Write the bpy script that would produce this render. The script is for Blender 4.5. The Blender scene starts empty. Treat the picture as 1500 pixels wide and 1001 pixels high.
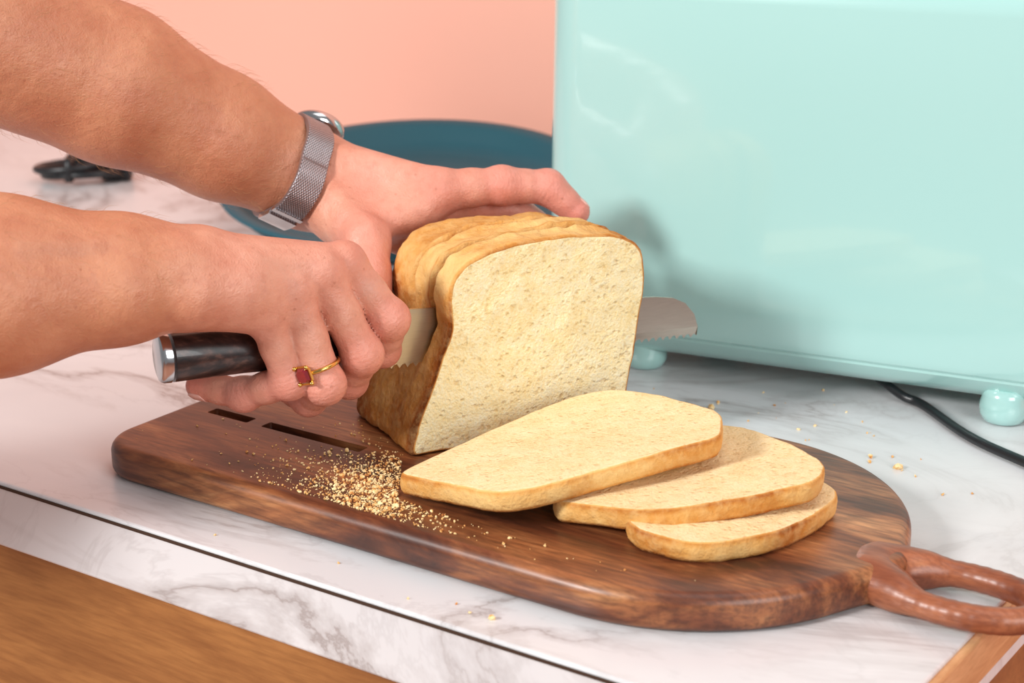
import bpy, bmesh, math, random
import numpy as np
from mathutils import Vector, Matrix, noise as mnoise
random.seed(4); np.random.seed(4)
sc = bpy.context.scene
COL = sc.collection
TH = math.radians(-34.5)

# ------------------------------------------------------------------ helpers
def lin(c):
    o=[]
    for v in c:
        v=v/255.0
        o.append(v/12.92 if v<=0.04045 else ((v+0.055)/1.055)**2.4)
    return (o[0],o[1],o[2],1.0)

class NT:
    def __init__(s,name):
        s.m=bpy.data.materials.new(name); s.m.use_nodes=True
        s.t=s.m.node_tree; s.n=s.t.nodes; s.n.clear()
        s.out=s.n.new('ShaderNodeOutputMaterial')
        s.b=s.n.new('ShaderNodeBsdfPrincipled')
        s.t.links.new(s.b.outputs[0],s.out.inputs[0])
        s.tc=s.n.new('ShaderNodeTexCoord')
    def L(s,a,b): s.t.links.new(a,b)
    def map(s,scale=(1,1,1),rot=(0,0,0),src='Object'):
        m=s.n.new('ShaderNodeMapping'); m.inputs['Scale'].default_value=scale; m.inputs['Rotation'].default_value=rot
        s.L(s.tc.outputs[src],m.inputs[0]); return m.outputs[0]
    def warp(s,vec,scale,amt):
        n=s.n.new('ShaderNodeTexNoise'); n.inputs['Scale'].default_value=scale; n.inputs['Detail'].default_value=3
        s.L(vec,n.inputs['Vector'])
        a=s.n.new('ShaderNodeVectorMath'); a.operation='SUBTRACT'; s.L(n.outputs['Color'],a.inputs[0]); a.inputs[1].default_value=(0.5,0.5,0.5)
        b=s.n.new('ShaderNodeVectorMath'); b.operation='SCALE'; s.L(a.outputs[0],b.inputs[0]); b.inputs['Scale'].default_value=amt
        c=s.n.new('ShaderNodeVectorMath'); c.operation='ADD'; s.L(vec,c.inputs[0]); s.L(b.outputs[0],c.inputs[1]); return c.outputs[0]
    def noise(s,vec,scale,detail=4,rough=0.55,dist=0.0):
        n=s.n.new('ShaderNodeTexNoise'); n.inputs['Scale'].default_value=scale; n.inputs['Detail'].default_value=detail
        n.inputs['Roughness'].default_value=rough; n.inputs['Distortion'].default_value=dist
        s.L(vec,n.inputs['Vector']); return n.outputs['Fac']
    def vor(s,vec,scale,feature='F1',out='Distance'):
        n=s.n.new('ShaderNodeTexVoronoi'); n.feature=feature; n.inputs['Scale'].default_value=scale
        s.L(vec,n.inputs['Vector']); return n.outputs[out]
    def ramp(s,fac,stops,interp='LINEAR'):
        r=s.n.new('ShaderNodeValToRGB'); r.color_ramp.interpolation=interp
        e=r.color_ramp.elements
        while len(e)<len(stops): e.new(0.5)
        for i,(p,c) in enumerate(stops):
            e[i].position=p; e[i].color=c if len(c)==4 else lin(c)
        s.L(fac,r.inputs[0]); return r.outputs[0]
    def mix(s,fac,a,b,mode='MIX'):
        m=s.n.new('ShaderNodeMix'); m.data_type='RGBA'; m.blend_type=mode
        for sock,val in ((m.inputs[0],fac),(m.inputs[6],a),(m.inputs[7],b)):
            if isinstance(val,(int,float)): sock.default_value=val
            elif isinstance(val,tuple): sock.default_value=val if len(val)==4 else lin(val)
            else: s.L(val,sock)
        return m.outputs[2]
    def math(s,op,a,b=0.0,clamp=False):
        m=s.n.new('ShaderNodeMath'); m.operation=op; m.use_clamp=clamp
        for i,val in enumerate((a,b)):
            if isinstance(val,(int,float)): m.inputs[i].default_value=val
            else: s.L(val,m.inputs[i])
        return m.outputs[0]
    def attr(s,name):
        a=s.n.new('ShaderNodeAttribute'); a.attribute_name=name; return a.outputs['Fac']
    def bump(s,h,strength=0.3,dist=0.001,nrm=None):
        b=s.n.new('ShaderNodeBump'); b.inputs['Strength'].default_value=strength; b.inputs['Distance'].default_value=dist
        s.L(h,b.inputs['Height'])
        if nrm is not None: s.L(nrm,b.inputs['Normal'])
        return b.outputs[0]
    def set(s,**k):
        for key,val in k.items():
            sock=s.b.inputs[key.replace('_',' ')]
            if isinstance(val,(int,float,tuple)): sock.default_value=val
            else: s.L(val,sock)
        return s.m

W4=(1,1,1,1); B4=(0,0,0,1)
def g4(x): return (x,x,x,1)

def mk(name,verts,faces,mat=None,smooth=True,parent=None,attrs=None):
    me=bpy.data.meshes.new(name); me.from_pydata([tuple(v) for v in verts],[],[tuple(f) for f in faces]); me.update()
    if smooth: me.polygons.foreach_set('use_smooth',[True]*len(me.polygons))
    if attrs:
        for k,v in attrs.items():
            a=me.attributes.new(k,'FLOAT','POINT'); a.data.foreach_set('value',np.asarray(v,dtype=np.float32))
    ob=bpy.data.objects.new(name,me); COL.objects.link(ob)
    if mat: me.materials.append(mat)
    if parent: ob.parent=parent
    return ob
def empty(name,loc=(0,0,0),rz=0):
    e=bpy.data.objects.new(name,None); e.empty_display_size=0.05; COL.objects.link(e); e.location=loc; e.rotation_euler=(0,0,rz); return e
def bm_ob(name,bm,mat,smooth=False,parent=None):
    me=bpy.data.meshes.new(name); bm.normal_update(); bm.to_mesh(me); bm.free()
    if smooth: me.polygons.foreach_set('use_smooth',[True]*len(me.polygons))
    ob=bpy.data.objects.new(name,me); COL.objects.link(ob); me.materials.append(mat)
    if parent: ob.parent=parent
    return ob
def box(name,lo,hi,mat,parent=None,bevel=0.0,seg=3):
    bm=bmesh.new(); bmesh.ops.create_cube(bm,size=1)
    for v in bm.verts:
        v.co=Vector([(lo[i]+hi[i])/2+v.co[i]*(hi[i]-lo[i]) for i in range(3)])
    if bevel>0: bmesh.ops.bevel(bm,geom=bm.edges[:],offset=bevel,segments=seg,affect='EDGES',profile=0.5)
    return bm_ob(name,bm,mat,False,parent)
def resample(Q,n,closed):
    L=np.r_[0,np.cumsum(np.linalg.norm(np.diff(Q,axis=0),axis=1))]
    ts=np.linspace(0,L[-1],n,endpoint=not closed)
    return np.array([[np.interp(t,L,Q[:,k]) for k in range(Q.shape[1])] for t in ts])
def catmull(pts,n,closed=True):
    P=np.array(pts,float); m=len(P); out=[]
    segs=m if closed else m-1; S=24
    for i in range(segs):
        if closed: p0,p1,p2,p3=P[(i-1)%m],P[i],P[(i+1)%m],P[(i+2)%m]
        else: p0,p1,p2,p3=P[max(i-1,0)],P[i],P[i+1],P[min(i+2,m-1)]
        for j in range(S):
            t=j/S
            out.append(0.5*((2*p1)+(-p0+p2)*t+(2*p0-5*p1+4*p2-p3)*t*t+(-p0+3*p1-3*p2+p3)*t**3))
    if not closed: out.append(P[-1])
    out=np.array(out)
    Q=np.vstack([out,out[:1]]) if closed else out
    return resample(Q,n,closed)
def roundpoly(C,n):
    out=[];m=len(C)
    for i in range(m):
        p=np.array(C[i][:2]);a=np.array(C[(i-1)%m][:2]);b=np.array(C[(i+1)%m][:2]);r=C[i][2]
        da=(a-p)/np.linalg.norm(a-p);db=(b-p)/np.linalg.norm(b-p)
        ra=min(r,0.48*np.linalg.norm(a-p)); rb_=min(r,0.48*np.linalg.norm(b-p))
        s=p+da*ra;e=p+db*rb_
        for t in np.linspace(0,1,9): out.append((1-t)**2*s+2*t*(1-t)*p+t*t*e)
    out=np.array(out); return resample(np.vstack([out,out[:1]]),n,True)
def tube(name,pts,rad,mat,parent=None,n=200,seg=14,closed=False,smoothpath=True):
    P=catmull(pts,n,closed) if smoothpath else np.array(pts,float)
    n=len(P); R=np.full(n,rad)
    verts=[];faces=[]
    up=Vector((0.13,0.2,1)).normalized()
    for i in range(n):
        a=P[(i-1)%n] if (closed or i>0) else P[i]; b=P[(i+1)%n] if (closed or i<n-1) else P[i]
        t=Vector(b-a).normalized(); x=t.cross(up).normalized(); y=x.cross(t).normalized()
        for j in range(seg):
            an=2*math.pi*j/seg
            verts.append(Vector(P[i])+(x*math.cos(an)+y*math.sin(an))*R[i])
    for i in range(n if closed else n-1):
        for j in range(seg):
            i2=(i+1)%n
            faces.append((i*seg+j,i2*seg+j,i2*seg+(j+1)%seg,i*seg+(j+1)%seg))
    if not closed:
        faces.append(tuple(range(seg))[::1]); faces.append(tuple((n-1)*seg+j for j in range(seg))[::-1])
    return mk(name,verts,faces,mat,True,parent)

# -------- signed distance modelling (smooth unions -> one continuous surface)
class SDF:
    def __init__(s,lo,hi,h):
        s.lo=np.array(lo,float); s.h=h
        s.n=np.ceil((np.array(hi)-s.lo)/h).astype(int)+1
        s.ax=[s.lo[i]+h*np.arange(s.n[i]) for i in range(3)]
        s.D=np.full(s.n,0.5,np.float32)
    def new(s): return np.full(s.n,0.5,np.float32)
    def sub(s,lo,hi):
        i0=np.clip(((np.array(lo)-s.lo)/s.h).astype(int),0,s.n-1); i1=np.clip(((np.array(hi)-s.lo)/s.h).astype(int)+2,1,s.n)
        sl=tuple(slice(a,b) for a,b in zip(i0,i1))
        X,Y,Z=np.meshgrid(*[s.ax[k][sl[k]] for k in range(3)],indexing='ij',sparse=True)
        return sl,X,Y,Z
    def cone(s,a,b,r1,r2,k=0.004,arr=None,m=0.02):
        arr=s.D if arr is None else arr
        a=np.array(a,float);b=np.array(b,float); r=max(r1,r2)+m
        sl,X,Y,Z=s.sub(np.minimum(a,b)-r,np.maximum(a,b)+r)
        if min([q.size for q in (X,Y,Z)])==0: return
        d=b-a; dd=max(d@d,1e-12)
        t=np.clip(((X-a[0])*d[0]+(Y-a[1])*d[1]+(Z-a[2])*d[2])/dd,0,1)
        q=np.sqrt((X-a[0]-t*d[0])**2+(Y-a[1]-t*d[1])**2+(Z-a[2]-t*d[2])**2)-(r1+(r2-r1)*t)
        arr[sl]=smin(arr[sl],q.astype(np.float32),k)
    def mesh(s):
        f=s.D; S=f<0
        cnt=np.zeros(np.array(f.shape)-1,np.int8)
        for i in (0,1):
            for j in (0,1):
                for k in (0,1):
                    cnt+=S[i:S.shape[0]-1+i,j:S.shape[1]-1+j,k:S.shape[2]-1+k]
        act=np.argwhere((cnt>0)&(cnt<8)); idx=-np.ones(cnt.shape,np.int64); idx[tuple(act.T)]=np.arange(len(act))
        acc=np.zeros((len(act),3)); c=np.zeros(len(act))
        for ax in range(3):
            o=[k for k in range(3) if k!=ax]
            for p in (0,1):
                for q in (0,1):
                    o0=np.zeros(3,int); o0[o[0]]=p;o0[o[1]]=q; o1=o0.copy(); o1[ax]=1
                    v0=f[tuple((act+o0).T)];v1=f[tuple((act+o1).T)]
                    m=(v0<0)!=(v1<0); t=np.where(m,v0/np.where(m,v0-v1,1),0)
                    acc+=m[:,None]*(o0+t[:,None]*(o1-o0)); c+=m
        V=s.lo+(act+acc/c[:,None])*s.h
        def quads(ax):
            b=(ax+1)%3; d=(ax+2)%3
            sl0=[slice(None)]*3; sl1=[slice(None)]*3
            sl0[ax]=slice(0,-1); sl1[ax]=slice(1,None)
            for k in (b,d): sl0[k]=slice(1,-1); sl1[k]=slice(1,-1)
            A=S[tuple(sl0)];Bq=S[tuple(sl1)]
            e=np.argwhere(A!=Bq); ins=A[tuple(e.T)]
            def cell(db,dd):
                q=e.copy(); q[:,b]+=db; q[:,d]+=dd; return idx[tuple(q.T)]
            Q=np.stack([cell(0,0),cell(1,0),cell(1,1),cell(0,1)],1)
            Q[~ins]=Q[~ins][:,::-1]; return Q
        F=np.vstack([quads(0),quads(1),quads(2)])
        return V,F
def smin(a,b,k):
    if k<=0: return np.minimum(a,b)
    h=np.maximum(k-np.abs(a-b),0)/k
    return np.minimum(a,b)-h*h*k*0.25

# ------------------------------------------------------------------ materials
w=NT('wall_paint'); v=w.map()
w.set(Base_Color=w.mix(w.noise(v,2.5,2),lin((240,174,153)),lin((244,180,159))),Roughness=0.7,Normal=w.bump(w.noise(v,400,3),0.05,0.001)); M_WALL=w.m
w=NT('floor_paint'); v=w.map()
w.set(Base_Color=w.mix(w.noise(v,3,3),lin((200,140,112)),lin((176,118,92))),Roughness=0.6); M_FLOOR=w.m
w=NT('marble_laminate'); v=w.map((1,1.6,1),(0,0,0.5))
n1=w.noise(v,3.0,7,0.6,1.6)
vein=w.ramp(w.math('ABSOLUTE',w.math('SUBTRACT',n1,0.5)),[(0.0,W4),(0.012,g4(0.5)),(0.06,B4)])
n2=w.noise(v,2.3,3,0.5,0.6)
mask=w.ramp(n2,[(0.40,B4),(0.58,W4)])
cloud=w.ramp(w.noise(v,4.0,4,0.6,0.8),[(0.42,B4),(0.75,W4)])
c=w.mix(w.math('MULTIPLY',cloud,0.45),lin((222,222,223)),lin((194,196,202)))
c=w.mix(w.math('MULTIPLY',w.math('MULTIPLY',vein,mask),0.75),c,lin((146,134,130)))
n3=w.noise(v,7,6,0.62,1.2)
v3=w.ramp(w.math('ABSOLUTE',w.math('SUBTRACT',n3,0.5)),[(0.0,W4),(0.02,B4)])
c=w.mix(w.math('MULTIPLY',w.math('MULTIPLY',v3,mask),0.25),c,lin((170,166,166)))
w.set(Base_Color=c,Roughness=0.28); M_MARBLE=w.m
def wood(name,cols,scale=(3,30,30),rough=0.4,coat=0.0,ring=6.0,grain=0.45,strips=0.0,spos=(0.30,0.44,0.56,0.72)):
    w=NT(name); v=w.map(scale)
    n=w.noise(v,ring,8,0.62,1.6)
    big=w.noise(w.map((scale[0]*0.8,scale[1]*0.35,scale[2]*0.35)),2.2,3,0.5,0.8)
    f=w.noise(w.map((scale[0]*4,scale[1]*9,scale[2]*9)),4,4,0.6)
    nn=w.math('ADD',w.math('MULTIPLY',n,0.65),w.math('MULTIPLY',big,0.35))
    if strips>0:
        sp=w.n.new('ShaderNodeSeparateXYZ'); w.L(w.tc.outputs['Object'],sp.inputs[0])
        st=w.math('FLOOR',w.math('DIVIDE',sp.outputs[1],0.052))
        wn=w.n.new('ShaderNodeTexWhiteNoise'); wn.noise_dimensions='1D'; w.L(st,wn.inputs['W'])
        nn=w.math('ADD',nn,w.math('MULTIPLY',w.math('SUBTRACT',wn.outputs[0],0.5),strips))
        vv=w.warp(w.map((5,16,16)),1.6,0.9)
        sp2=w.n.new('ShaderNodeSeparateXYZ'); w.L(vv,sp2.inputs[0])
        ph=w.math('ADD',w.math('MULTIPLY',sp2.outputs[1],9.0),w.math('MULTIPLY',sp2.outputs[0],5.0))
        fig=w.math('MULTIPLY',w.math('SINE',ph),w.noise(w.map((3,9,9)),2.0,2))
        nn=w.math('ADD',nn,w.math('MULTIPLY',fig,0.055))
    c=w.ramp(nn,[(spos[i],cols[i]) for i in range(4)])
    c=w.mix(w.ramp(f,[(0.35,g4(grain)),(0.6,B4)]),c,cols[0] if len(cols[0])==4 else lin(cols[0]))
    w.set(Base_Color=c,Roughness=rough,Coat_Weight=coat,Coat_Roughness=0.25,Normal=w.bump(f,0.18,0.0006)); return w.m
M_BOARD=wood('acacia_wood',[(58,27,16),(112,60,34),(156,96,56),(208,150,98)],(3.0,11,11),0.40,0.12,2.3,0.6,0.08,(0.37,0.46,0.55,0.68))
M_HANDLEW=wood('acacia_handle_wood',[(98,46,28),(140,78,50),(168,102,68),(196,134,92)],(6,20,20),0.38,0.1,2)
M_CAB=wood('maple_wood',[(118,72,36),(154,102,56),(172,118,66),(188,136,82)],(2,9,9),0.45,0.1,2)
M_EDGE=wood('plywood_edge',[(176,122,76),(200,146,98),(214,164,116),(226,180,134)],(9,3,30),0.5,0.0,3)
w=NT('dark_seam'); w.set(Base_Color=lin((60,38,22)),Roughness=0.7); M_SEAM=w.m
w=NT('mint_enamel'); v=w.map()
w.set(Base_Color=w.mix(w.noise(v,4,2),lin((166,209,204)),lin((171,213,208))),Roughness=0.20,Coat_Weight=1.0,Coat_Roughness=0.04,Normal=w.bump(w.noise(v,5,1,0.5,0.3),0.04,0.02)); M_MINT=w.m
w=NT('teal_ceramic'); v=w.map(); w.set(Base_Color=w.mix(w.noise(v,6,3),lin((30,78,92)),lin((42,94,106))),Roughness=0.5,Specular_IOR_Level=0.35); M_TEAL=w.m
w=NT('black_rubber'); w.set(Base_Color=w.mix(w.noise(w.map(),60,2),lin((16,17,20)),lin((30,31,34))),Roughness=0.35); M_BLACK=w.m
def metal(name,c,rough,brush=(1,1,1),sc_=60,bst=0.08):
    w=NT(name); n=w.noise(w.map(brush),sc_,3)
    w.set(Base_Color=w.mix(n,lin(c),lin(tuple(max(0,x-25) for x in c))),Metallic=1.0,Roughness=rough,Normal=w.bump(n,bst,0.0003)); return w.m
M_STEEL=metal('brushed_steel',(205,198,186),0.3,(2,2,40))
M_CHROME=metal('polished_steel',(214,214,216),0.16,(1,1,1),20,0.02)
M_GOLD=metal('gold',(232,190,110),0.2,(1,1,1),50,0.02)
w=NT('garnet'); w.set(Base_Color=w.mix(w.noise(w.map(),300,1),lin((104,8,20)),lin((140,12,28))),Roughness=0.08,Coat_Weight=1.0,Specular_IOR_Level=0.9); M_GEM=w.m
w=NT('watch_glass'); w.set(Base_Color=w.mix(w.noise(w.map(),30,1),lin((225,226,230)),lin((236,236,238))),Roughness=0.12,Coat_Weight=1.0); M_DIAL=w.m
w=NT('steel_mesh')
wa=w.math('SINE',w.math('MULTIPLY',w.attr('bu'),2*math.pi*110)); wb_=w.math('SINE',w.math('MULTIPLY',w.attr('bt'),2*math.pi*11))
wx=w.math('MULTIPLY',wa,wb_)
w.set(Base_Color=w.ramp(w.math('ADD',w.math('MULTIPLY',wx,0.5),0.5),[(0.1,(98,92,96)),(0.8,(190,184,188))]),Metallic=0.85,Roughness=0.36,Normal=w.bump(wx,0.5,0.0004)); M_MESH=w.m
w=NT('dark_pakkawood'); v=w.map((6,40,40),(0,0,0.48))
w.set(Base_Color=w.ramp(w.noise(v,8,4),[(0.35,(18,13,14)),(0.55,(50,33,30)),(0.72,(92,64,54))]),Roughness=0.3,Coat_Weight=0.3); M_PAKKA=w.m
# skin
w=NT('skin'); v=w.map()
blot=w.noise(v,38,4,0.6)
mott=w.noise(v,160,3,0.6)
arm=w.mix(w.ramp(blot,[(0.3,B4),(0.7,W4)]),lin((208,145,110)),lin((188,120,88)))
hnd=w.mix(w.ramp(blot,[(0.3,B4),(0.7,W4)]),lin((224,166,142)),lin((212,143,118)))
c=w.mix(w.attr('hand'),arm,hnd)
c=w.mix(w.math('MULTIPLY',w.attr('flush'),0.8,True),c,lin((222,134,122)))
c=w.mix(w.math('MULTIPLY',w.ramp(mott,[(0.5,B4),(0.8,W4)]),0.35),c,lin((182,108,84)))
fr=w.ramp(w.vor(v,170),[(0.10,W4),(0.17,B4)])
c=w.mix(w.math('MULTIPLY',w.math('MULTIPLY',fr,w.ramp(w.noise(v,60,2),[(0.5,B4),(0.62,W4)])),0.35),c,lin((160,92,64)))
c=w.mix(w.math('MULTIPLY',w.attr('vein'),0.22),c,lin((150,126,120)))
fine=w.vor(w.warp(v,200,0.0015),620,'DISTANCE_TO_EDGE'); wr=w.noise(v,150,6,0.7,1.2); md=w.noise(v,55,3,0.6,0.5)
ck=w.math('SINE',w.math('ADD',w.math('MULTIPLY',w.attr('axial'),2*math.pi/0.0026),w.math('MULTIPLY',w.noise(v,170,4,0.7),16.0)))
crs=w.math('MULTIPLY',ck,w.attr('knk'))
b1=w.bump(fine,0.28,0.0008)
b2=w.bump(wr,0.42,0.0013,b1)
b3=w.bump(md,0.35,0.003,b2)
b4=w.bump(crs,0.20,0.0006,b3)
w.set(Base_Color=c,Roughness=0.42,Normal=b4,Subsurface_Weight=0.10,Subsurface_Scale=0.005,Subsurface_Radius=(1.0,0.35,0.2)); M_SKIN=w.m
w=NT('arm_hair'); w.set(Base_Color=w.mix(w.noise(w.map(),200,1),lin((150,104,66)),lin((196,150,104))),Roughness=0.5); M_HAIR=w.m
w=NT('fingernail'); w.set(Base_Color=w.mix(w.noise(w.map(),200,1),lin((226,168,152)),lin((232,180,166))),Roughness=0.3,Coat_Weight=0.2); M_NAIL=w.m
# bread
def bread_mat(name,cc,crustcols,cst,contrast,pd=0.0011):
    w=NT(name); v=w.map(); vw=w.warp(v,180,0.004)
    big=w.vor(vw,330,'SMOOTH_F1'); sm_=w.vor(w.warp(v,500,0.0015),800); cn=w.noise(v,700,4,0.7); lo=w.noise(v,70,4,0.6,0.3)
    pores=w.ramp(big,[(0.12,B4),(0.42,W4)])
    pm=w.ramp(w.noise(v,210,3,0.6),[(0.40,B4),(0.62,W4)])
    pit=w.math('MULTIPLY',w.math('SUBTRACT',1.0,pores),pm)
    crumbc=w.ramp(w.math('ADD',w.math('MULTIPLY',cn,0.6),w.math('MULTIPLY',lo,0.4)),[(0.36,cc[0]),(0.48,cc[1]),(0.6,cc[2])])
    crumbc=w.mix(w.math('MULTIPLY',pit,contrast),crumbc,lin(cc[3]))
    cr=w.noise(v,30,6,0.65,0.4); crf=w.noise(v,190,5,0.65)
    bf=w.math('ADD',w.attr('brown'),w.math('MULTIPLY',w.math('SUBTRACT',cr,0.5),1.1))
    crustc=w.ramp(bf,list(zip((0.0,0.25,0.5,0.75,1.0),crustcols)))
    crustc=w.mix(w.math('MULTIPLY',w.ramp(crf,[(0.42,B4),(0.68,W4)]),0.4),crustc,lin((232,196,136)))
    isc=w.ramp(w.math('ADD',w.attr('crumb'),w.math('MULTIPLY',w.math('SUBTRACT',w.noise(v,220,3),0.5),0.6)),[(0.40,B4),(0.60,W4)])
    hb=w.math('SUBTRACT',w.math('ADD',w.math('MULTIPLY',sm_,0.35),w.math('MULTIPLY',cn,0.5)),w.math('MULTIPLY',pit,1.0))
    bc=w.bump(hb,cst,pd); bk=w.bump(w.math('ADD',crf,w.math('MULTIPLY',w.noise(v,60,4),1.5)),0.8,0.0020)
    nm=w.n.new('ShaderNodeMix'); nm.data_type='VECTOR'; w.L(isc,nm.inputs[0]); w.L(bk,nm.inputs[4]); w.L(bc,nm.inputs[5])
    w.set(Base_Color=w.mix(isc,crustc,crumbc),Roughness=0.85,Specular_IOR_Level=0.2,Normal=nm.outputs[1]); return w.m
CR=[(232,190,122),(216,160,88),(194,128,58),(166,94,38),(126,66,24)]
M_BREAD=bread_mat('bread',((250,226,162),(255,240,188),(255,248,210),(240,204,132)),CR,0.75,0.6)
M_SLICE=bread_mat('bread_slice_surface',((228,196,142),(238,211,160),(243,220,175),(218,182,122)),CR,0.55,0.5)
w=NT('crumb_bits'); w.set(Base_Color=w.ramp(w.noise(w.map(),260,2),[(0.33,(196,124,62)),(0.45,(228,178,108)),(0.57,(246,220,166))]),Roughness=0.8); M_CRUMB=w.m

# ------------------------------------------------------------------ room
ct=empty('kitchen_counter',(0,0,0),TH)
UR=-0.225; WF=0.553; WB=1.30
box('countertop',(-2.2,WF,-0.037),(UR,WB-0.003,0.0),M_MARBLE,ct,0.0012,2)
box('top_seam',(-2.2,WF-0.0006,-0.0034),(UR-0.001,WF+0.01,-0.0018),M_SEAM,ct)
box('end_strip',(UR-0.001,WF+0.002,-0.024),(UR+0.004,WB-0.004,-0.0016),M_EDGE,ct,0.0008,1)
box('painted_shadow_gap',(-2.2,WF+0.018,-0.043),(UR-0.06,WB-0.004,-0.036),M_SEAM,ct)  # solid dark strip: shade below the countertop put into its colour
box('cabinet_front',(-2.2,WF+0.012,-0.77),(UR-0.08,WB-0.004,-0.042),M_CAB,ct,0.001,1)
box('toe_kick',(-2.2,WF+0.07,-0.869),(UR-0.08,WB-0.02,-0.77),M_SEAM,ct)
def wbox(name,lo,hi,mat):
    o=box(name,lo,hi,mat); o.rotation_euler=(0,0,TH); return o
wbox('wall_back',(-3.2,WB,-0.87),(3.2,WB+0.1,2.2),M_WALL)
wbox('floor',(-3.2,-2.5,-0.92),(3.2,WB+0.1,-0.87),M_FLOOR)
wbox('baseboard_back',(UR+0.01,WB-0.013,-0.869),(3.2,WB-0.001,-0.77),M_WALL)

# ------------------------------------------------------------------ cutting board
cb=empty('cutting_board',(0,0,0.0003),TH)
def board_outline():
    P=[]
    u0,u1,w0,w1=-0.6715,-0.376,0.588,0.799; r=0.027; R=(w1-w0)/2; wc=(w0+w1)/2
    for i in range(13):
        a=math.pi+ (math.pi/2)*i/12; P.append((u0+r+r*math.cos(a),w0+r+r*math.sin(a)))
    for i in range(1,12): P.append((u0+r+(u1-u0-r)*i/12,w0))
    for i in range(65):
        a=-math.pi/2+math.pi*i/64; fl=0.008*math.exp(-((a+0.04)/0.18)**2)
        P.append((u1+(R+fl)*math.cos(a),wc+R*math.sin(a)))
    for i in range(1,12): P.append((u1-(u1-u0-r)*i/12,w1))
    for i in range(13):
        a=math.pi/2+(math.pi/2)*i/12; P.append((u0+r+r*math.cos(a),w1-r+r*math.sin(a)))
    return np.array(P)
O=board_outline(); n=len(O)
T=np.roll(O,-1,0)-np.roll(O,1,0); T/=np.linalg.norm(T,axis=1)[:,None]; N=np.stack([-T[:,1],T[:,0]],1)
T_B=0.018
prof=[]
for i in range(7):
    a=math.pi/2*i/6; prof.append((0.005*(1-math.sin(a)),0.005*(1-math.cos(a))))
for i in range(9):
    a=math.pi/2*i/8; prof.append((0.006*(1-math.cos(a)),T_B-0.006+0.006*math.sin(a)))
verts=[];faces=[]
for (off,z) in prof:
    for k in range(n): verts.append((O[k,0]+N[k,0]*off,O[k,1]+N[k,1]*off,z))
m=len(prof)
for i in range(m-1):
    for k in range(n):
        k2=(k+1)%n; faces.append((i*n+k,i*n+k2,(i+1)*n+k2,(i+1)*n+k))
faces.append(tuple(range(n))[::-1]); faces.append(tuple((m-1)*n+k for k in range(n)))
bd=mk('board_body',verts,faces,M_BOARD,True,cb)
cut=[]
for (a,b,nm_) in ((-0.651,-0.622,'a'),(-0.612,-0.545,'b')):
    q=box('c'+nm_,(a,0.6545,0.004),(b,0.6625,0.03),M_SEAM,cb,0.0008,1); cut.append(q)
    md=bd.modifiers.new('s','BOOLEAN'); md.operation='DIFFERENCE'; md.object=q; md.solver='EXACT'
bpy.context.view_layer.update()
dg=bpy.context.evaluated_depsgraph_get(); me=bpy.data.meshes.new_from_object(bd.evaluated_get(dg))
bd.modifiers.clear(); bd.data=me
for q in cut: bpy.data.objects.remove(q,do_unlink=True)
bd.data.set_sharp_from_angle(angle=math.radians(40))
g=SDF((-0.31,0.645,-0.002),(-0.18,0.735,0.025),0.0009)
c0=(-0.2395,0.689)
pp=[(c0[0]+0.0365*math.cos(a),c0[1]+0.0200*math.sin(a)*(1.0+0.10*math.cos(a)),0.0080) for a in np.linspace(0,2*math.pi,41)]
for i in range(40):
    g.cone(pp[i],pp[i+1],0.0058,0.0058,0.001)
g.cone((-0.295,0.691,0.0085),(-0.273,0.689,0.0085),0.0080,0.0068,0.012)
g.cone((-0.280,0.678,0.0085),(-0.262,0.677,0.0085),0.0068,0.0055,0.014)
g.cone((-0.280,0.702,0.0085),(-0.262,0.702,0.0085),0.0068,0.0055,0.014)
V,F=g.mesh(); mk('handle_loop',V,F,M_HANDLEW,True,cb)

# ------------------------------------------------------------------ bread loaf
P0=np.array([-0.0519,0.8395]); E1=np.array([0.8884,0.4590]); LV=np.array([-0.4590,0.8884])
prof=[(0.002,0.0188),(0.0035,0.030),(0.008,0.043),(0.0175,0.0667),(0.0225,0.083),(0.0215,0.100),(0.026,0.1130),(0.040,0.1212),(0.0621,0.1256),(0.083,0.1262),(0.1,0.1250),(0.122,0.1205),(0.1325,0.112),(0.1358,0.096),(0.1345,0.072),(0.130,0.0443),(0.124,0.0198),(0.11,0.0188),(0.08,0.0188),(0.05,0.0188),(0.02,0.0188)]
OL=catmull(prof,240); OL[:,1]=np.maximum(OL[:,1],0.0186); cen=np.array([0.078,0.072])
NP=len(OL)
G0,G1=0.0148,0.0190
Ls=[0.0,0.0006,0.0018,0.004,0.007,0.010,0.0125,0.0138,0.0145,0.0149,0.0152,0.0156,0.0168,0.0180,0.0184,0.0187,0.0191,0.0198,0.0212,0.0235,0.026]+list(np.linspace(0.028,0.070,34))+[0.073,0.0755,0.0775,0.079,0.080]
verts=[];crumb=[];brown=[];faces=[]
def addv(s,L,z,c,b):
    p=P0+E1*s+LV*L; verts.append((p[0],p[1],z)); crumb.append(c); brown.append(b)
def sm(a,b,x):
    t=min(max((x-a)/(b-a),0),1); return t*t*(3-2*t)
def lean(L,z):
    return -0.085*max(0,z-0.070)*(1-sm(G0+0.001,G1-0.001,L))
def wob(s,z):
    return 0.0011*mnoise.noise(Vector((s*38,z*38,2.2)))+0.0006*mnoise.noise(Vector((s*110,z*110,5.2)))
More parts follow.
